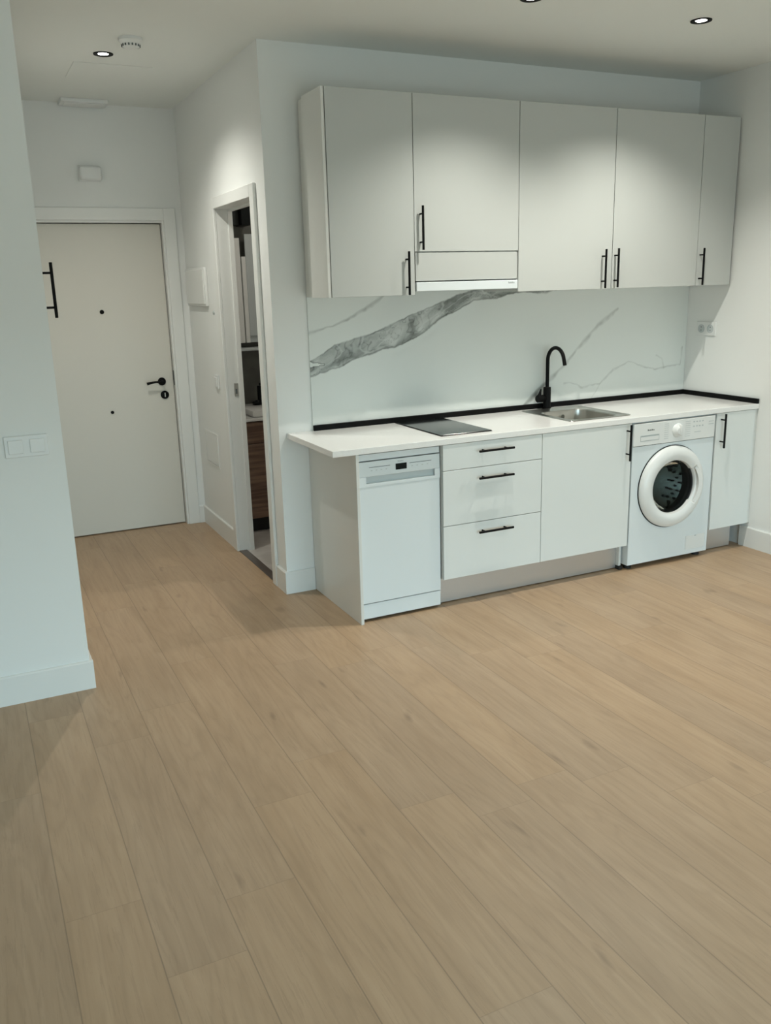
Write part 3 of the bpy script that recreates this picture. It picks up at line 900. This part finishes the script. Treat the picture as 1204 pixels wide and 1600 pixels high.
bm = bmesh.new(); lathe(bm, (1.515, -0.34, rz - .1525), (0, 0, 1), [(0.045, 0), (0.043, 0.003), (0.032, 0.002), (0.030, -0.0005)], 32)
obj('drain', bm, M['chrome'], sk, True)
bm = bmesh.new(); lathe(bm, (1.515, -0.1865, rz - .035), (0, -1, 0), [(0.014, 0), (0.013, 0.003), (0.008, 0.003)], 24)
obj('overflow_cap', bm, M['chrome'], sk, True)

# tap
tp = thing('kitchen_tap', (1.500, -0.052, ZT), 'matt black swan-neck mixer tap rising behind the sink', 'tap')
bm = bmesh.new(); lathe(bm, (1.500, -0.052, ZT + .0005), (0, 0, 1), [(0.027, 0), (0.027, 0.006), (0.0225, 0.008), (0.0225, 0.124), (0.0205, 0.127), (0.012, 0.128)], 32)
obj('tap_body', bm, M['black'], tp, True)
bm = bmesh.new()
R = 0.078; zt = 1.165
pts = [(1.500, -0.052, ZT + .12), (1.500, -0.052, 1.05), (1.500, -0.052, 1.12)]
for i in range(17):
    a = PI - PI * 0.93 * i / 16
    pts.append((1.500, -0.052 - R - R * math.cos(a), zt + R * math.sin(a)))
lp = Vector(pts[-1]); pd_ = (lp - Vector(pts[-2])).normalized(); pts.append(tuple(lp + pd_ * 0.035))
tube(bm, pts, 0.0108, 18)
obj('spout', bm, M['black'], tp, True)
bm = bmesh.new(); cyl(bm, (1.478, -0.052, ZT + .062), (1.428, -0.052, ZT + .062), 0.0215, 24, 0.004)
tube(bm, [(1.440, -0.052, ZT + .070), (1.448, -0.052, ZT + .090), (1.456, -0.052, ZT + .118)], [0.014, 0.009, 0.004], 12)
obj('lever', bm, M['black'], tp, True)

# ------------------------------------------------------------------ wall cabinets
DU = 0.3498
ZU0, ZU1 = 1.5685, 2.494
tag(obj('wall_end_panel', box(0.0075, 0.0225, -DU, -0.105, ZU0, ZU1, 0.001, 1), M['panelside']),
    'tall white side panel at the left end of the wall cabinets', 'panel')


def wall_cab(x0, x1, hx, hz, label, z0=ZU0, door_z0=None, hname='wall_cabinet'):
    t = thing(hname, ((x0 + x1) / 2, -DU / 2, z0), label, 'kitchen cabinet', 'white wall cabinets over the worktop')
    obj('cabinet_body', box(x0 + .0005, x1 - .0005, -DU + .02, -0.0105, z0 + .001, ZU1 - .001), M['carcass'], t)
    d_ = obj('door', box(x0 + .0011, x1 - .0011, -DU, -DU + .019, door_z0 if door_z0 else z0, ZU1, 0.001, 1), M['laminate'], t)
    bar_handle(d_, (hx, hz), True, 0.207, -DU)
    return t


wall_cab(0.0255, 0.473, 0.425, 1.673, 'wide white wall cabinet at the left end with handle bottom right')
hc = wall_cab(0.474, 1.082, 0.505, 1.885, 'white wall cabinet above the cooker hood with its handle set higher', z0=1.634, door_z0=1.776, hname='hood_cabinet')
obj('lower_panel', box(0.480, 1.078, -DU + .004, -DU + .019, 1.635, 1.771, 0.001, 1), M['laminate'], hc)
wall_cab(1.0835, 1.7000, 1.632, 1.675, 'white wall cabinet right of the hood, handle at its lower right')
wall_cab(1.7015, 2.3230, 1.718, 1.678, 'white wall cabinet second from the right wall, handle at its lower left')
wall_cab(2.3245, 2.5960, 2.344, 1.675, 'narrow white wall cabinet beside the right wall')
# hood
hd = thing('cooker_hood', (0.78, -0.19, 1.585), 'slim white built-in cooker hood under the middle wall cabinet', 'cooker hood')
obj('hood_body', box(0.482, 1.076, -DU + .03, -0.02, 1.5845, 1.632), M['greyplastic'], hd)
vz = obj('visor', box(0.480, 1.078, -DU - .004, -DU + .016, 1.585, 1.629, 0.002, 1), M['enamel'], hd)
mark(vz, 1.020, 1.612, -DU - .004, 0.040, 0.009, 'print')
obj('front_gap', box(0.482, 1.076, -DU + .008, -DU + .02, 1.6295, 1.6335), M['gap'], hd)

# ------------------------------------------------------------------ ceiling fittings
def downlight(x, y, label, power=1.0, cone=116, blend=1.0):
    t = thing('downlight', (x, y, ZC), label, 'downlight', 'recessed ceiling downlights')
    bm = bmesh.new()
    R0 = [ring(bm, (x, y, ZC - t_), (0, 0, 1), r, 40) for r, t_ in ((0.048, 0.0002), (0.047, 0.004), (0.043, 0.005), (0.026, 0.0015), (0.026, 0.0002))]
    R0.append(R0[0])
    for a, b_ in zip(R0, R0[1:]):
        for i in range(40): bm.faces.new((a[i], a[(i + 1) % 40], b_[(i + 1) % 40], b_[i]))
    obj('trim_ring', bm, M['black'], t, True)
    bm = bmesh.new(); lathe(bm, (x, y, ZC - .0003), (0, 0, -1), [(0.0255, 0), (0.025, 0.001), (0.0, 0.0014)], 32, True, False)
    obj('lens', bm, M['lamp'], t)
    ld = bpy.data.lights.new('downlight_beam', 'SPOT'); ld.energy = SPOT * power; ld.color = SPOT_COL
    ld.spot_size = math.radians(cone); ld.spot_blend = blend; ld.shadow_soft_size = 0.016
    lo = bpy.data.objects.new('beam', ld); COL.objects.link(lo); lo.parent = t
    lo.location = (0, 0, -0.045); lo.rotation_euler = (0, 0, 0)
    return t


downlight(-0.778, 0.505, 'round black-rimmed downlight in the hall ceiling before the entrance door', 1.45, 140, 1.0)
downlight(0.715, -0.965, 'round black-rimmed downlight cut by the top edge of the photo', 1.85, 123, 0.95)
downlight(1.644, -0.971, 'round black-rimmed downlight nearest the right wall above the kitchen', 2.1, 124, 0.92)
for x, y, where, pw in ((0.715, -2.8, 'middle row over the room, left one', 0.33), (1.644, -2.8, 'middle row over the room, right one', 0.71),
                    (0.715, -4.7, 'row nearest the window, left one', 0.33), (1.644, -4.7, 'row nearest the window, right one', 0.5)):
    downlight(x, y, 'unseen living room downlight added to brighten the room, ' + where, pw, 134 if pw > .7 else 116, 0.9)  # unseen lamps added to lift the floor and bounced light

sd = thing('smoke_detector', (-0.705, 0.185, ZC), 'round white smoke detector on the hall ceiling beside the downlight', 'smoke detector')
bm = bmesh.new(); lathe(bm, (-0.705, 0.185, ZC - .0003), (0, 0, -1), [(0.055, 0), (0.055, 0.012), (0.049, 0.016), (0.042, 0.026), (0.039, 0.036), (0.030, 0.045), (0.0, 0.046)], 40, True, False)
dbod = obj('detector_body', bm, M['plastic'], sd, True)
bm = bmesh.new()
for i in range(16):
    a = 2 * PI * i / 16; c_ = Vector((-0.705 + .0405 * math.cos(a), .185 + .0405 * math.sin(a), ZC - .031))
    cyl(bm, c_ - Vector((0, 0, .006)), c_ + Vector((0, 0, .003)), 0.0035, 6)
obj('vent_slots', bm, M['darkprint'], dbod)

bm = bmesh.new()
hx0, hx1, hy0, hy1 = -0.895, -0.50, 0.70, 1.056
bx(bm, hx0, hx1, hy0, hy1, ZC - 0.003, ZC - .0002, 0.001, 1)
tag(obj('ceiling_hatch', bm, M['ceil']), 'square white access hatch flush in the hall ceiling', 'hatch')
el = thing('ceiling_fitting', (-0.73, 1.66, ZC), 'low white rectangular fitting on the hall ceiling above the entrance door', 'ceiling fitting')
obj('housing', box(-0.865, -0.59, 1.585, 1.735, ZC - .022, ZC - .0003, 0.004, 2), M['plastic'], el, True)
obj('diffuser', box(-0.845, -0.61, 1.600, 1.720, ZC - .027, ZC - .022, 0.002, 1), M['plastic'], el)

# ------------------------------------------------------------------ wall fittings
sb = thing('alarm_box', (-0.715, YE - .03, 2.30), 'white rounded alarm box on the wall above the entrance door', 'alarm box')
obj('cover', box(-0.785, -0.65, YE - .045, YE - .0005, 2.302, 2.388, 0.016, 4), M['plastic'], sb, True)
obj('back_plate', box(-0.79, -0.655, YE - .008, YE - .0003, 2.297, 2.393, 0.003, 1), M['plastic'], sb)

fb = thing('fuse_box', (XH - .03, 1.49, 1.52), 'white fuse box cover on the hall wall left of the bathroom doorway', 'fuse box')
obj('housing', box(XH - .020, XH - .0003, 1.215, 1.69, 1.520, 1.757, 0.004, 2), M['trim'], fb, True)
obj('cover_door', box(XH - .026, XH - .020, 1.230, 1.675, 1.535, 1.745, 0.002, 1), M['trim'], fb)

ls = thing('light_switch', (XH - .02, 1.16, 1.02), 'small white light switch on the hall wall beside the bathroom casing', 'light switch')
obj('plate', box(XH - .011, XH - .0003, 1.10, 1.183, 1.015, 1.100, 0.003, 2), M['plastic'], ls)
obj('rocker', box(XH - .017, XH - .011, 1.113, 1.170, 1.029, 1.086, 0.002, 1), M['plastic'], ls)
bm = bmesh.new(); lathe(bm, (XH - .0003, 1.11, 1.483), (-1, 0, 0), [(0.012, 0), (0.011, 0.006), (0.0, 0.008)], 20, True, False)
tag(obj('wall_button', bm, M['greyplastic']), 'tiny round button on the hall wall just right of the fuse box', 'button')
ap = thing('access_panel', (XH - .004, 1.40, 0.475), 'flat white access panel low on the hall wall by the baseboard', 'access panel')
bm = bmesh.new()
a0, a1, b0_, b1_ = 1.24, 1.56, 0.475, 0.703
for q in ((a0, a1, b0_, b0_ + .012), (a0, a1, b1_ - .012, b1_), (a0, a0 + .012, b0_ + .012, b1_ - .012), (a1 - .012, a1, b0_ + .012, b1_ - .012)):
    bx(bm, XH - .007, XH - .0003, *q)
obj('frame', bm, M['trim'], ap)
obj('panel_cover', box(XH - .005, XH - .0003, a0 + .014, a1 - .014, b0_ + .014, b1_ - .014, 0.001, 1), M['trim'], ap)

ds = thing('double_switch', (-1.42, YL - .01, 1.01), 'white double light switch on the left wall near its corner', 'light switch')
obj('plate', box(-1.499, -1.340, YL - .009, YL - .0003, 1.012, 1.096, 0.003, 2), M['plastic'], ds)
for x in (-1.459, -1.380): obj('rocker', box(x - .027, x + .027, YL - .0145, YL - .009, 1.027, 1.081, 0.002, 1), M['plastic'], ds)

hy = -0.672
ph = thing('pull_handle', (XL, hy, 1.53), 'black bar handle fixed to the edge of the left wall before the entrance door', 'handle')
bm = bmesh.new(); cyl(bm, (XL + .034, hy, 1.532), (XL + .034, hy, 1.738), 0.006, 18, 0.0012)
obj('bar', bm, M['black'], ph, True)
for z in (1.571, 1.699):
    bm = bmesh.new(); cyl(bm, (XL + .029, hy, z), (XL + .0004, hy, z), 0.0045, 14); obj('post', bm, M['black'], ph, True)

so = thing('double_socket', (XW - .01, -0.178, 1.26), 'white double power socket on the right wall above the worktop', 'socket')
obj('plate', box(XW - .010, XW - .0003, -0.256, -0.100, 1.262, 1.346, 0.003, 2), M['plastic'], so)
for y in (-0.141, -0.215):
    bm = bmesh.new(); lathe(bm, (XW - .010, y, 1.304), (-1, 0, 0), [(0.026, 0), (0.026, 0.002), (0.021, 0.002), (0.0205, 0.0005)], 28)
    sk_ = obj('socket_insert', bm, M['greyplastic'], so, True)
    bm = bmesh.new()
    for dz in (-.0095, .0095): cyl(bm, (XW - .0105, y + 0.0, 1.304 + dz), (XW - .0118, y + 0.0, 1.304 + dz), 0.0034, 10)
    obj('pin_hole', bm, M['darkprint'], sk_)
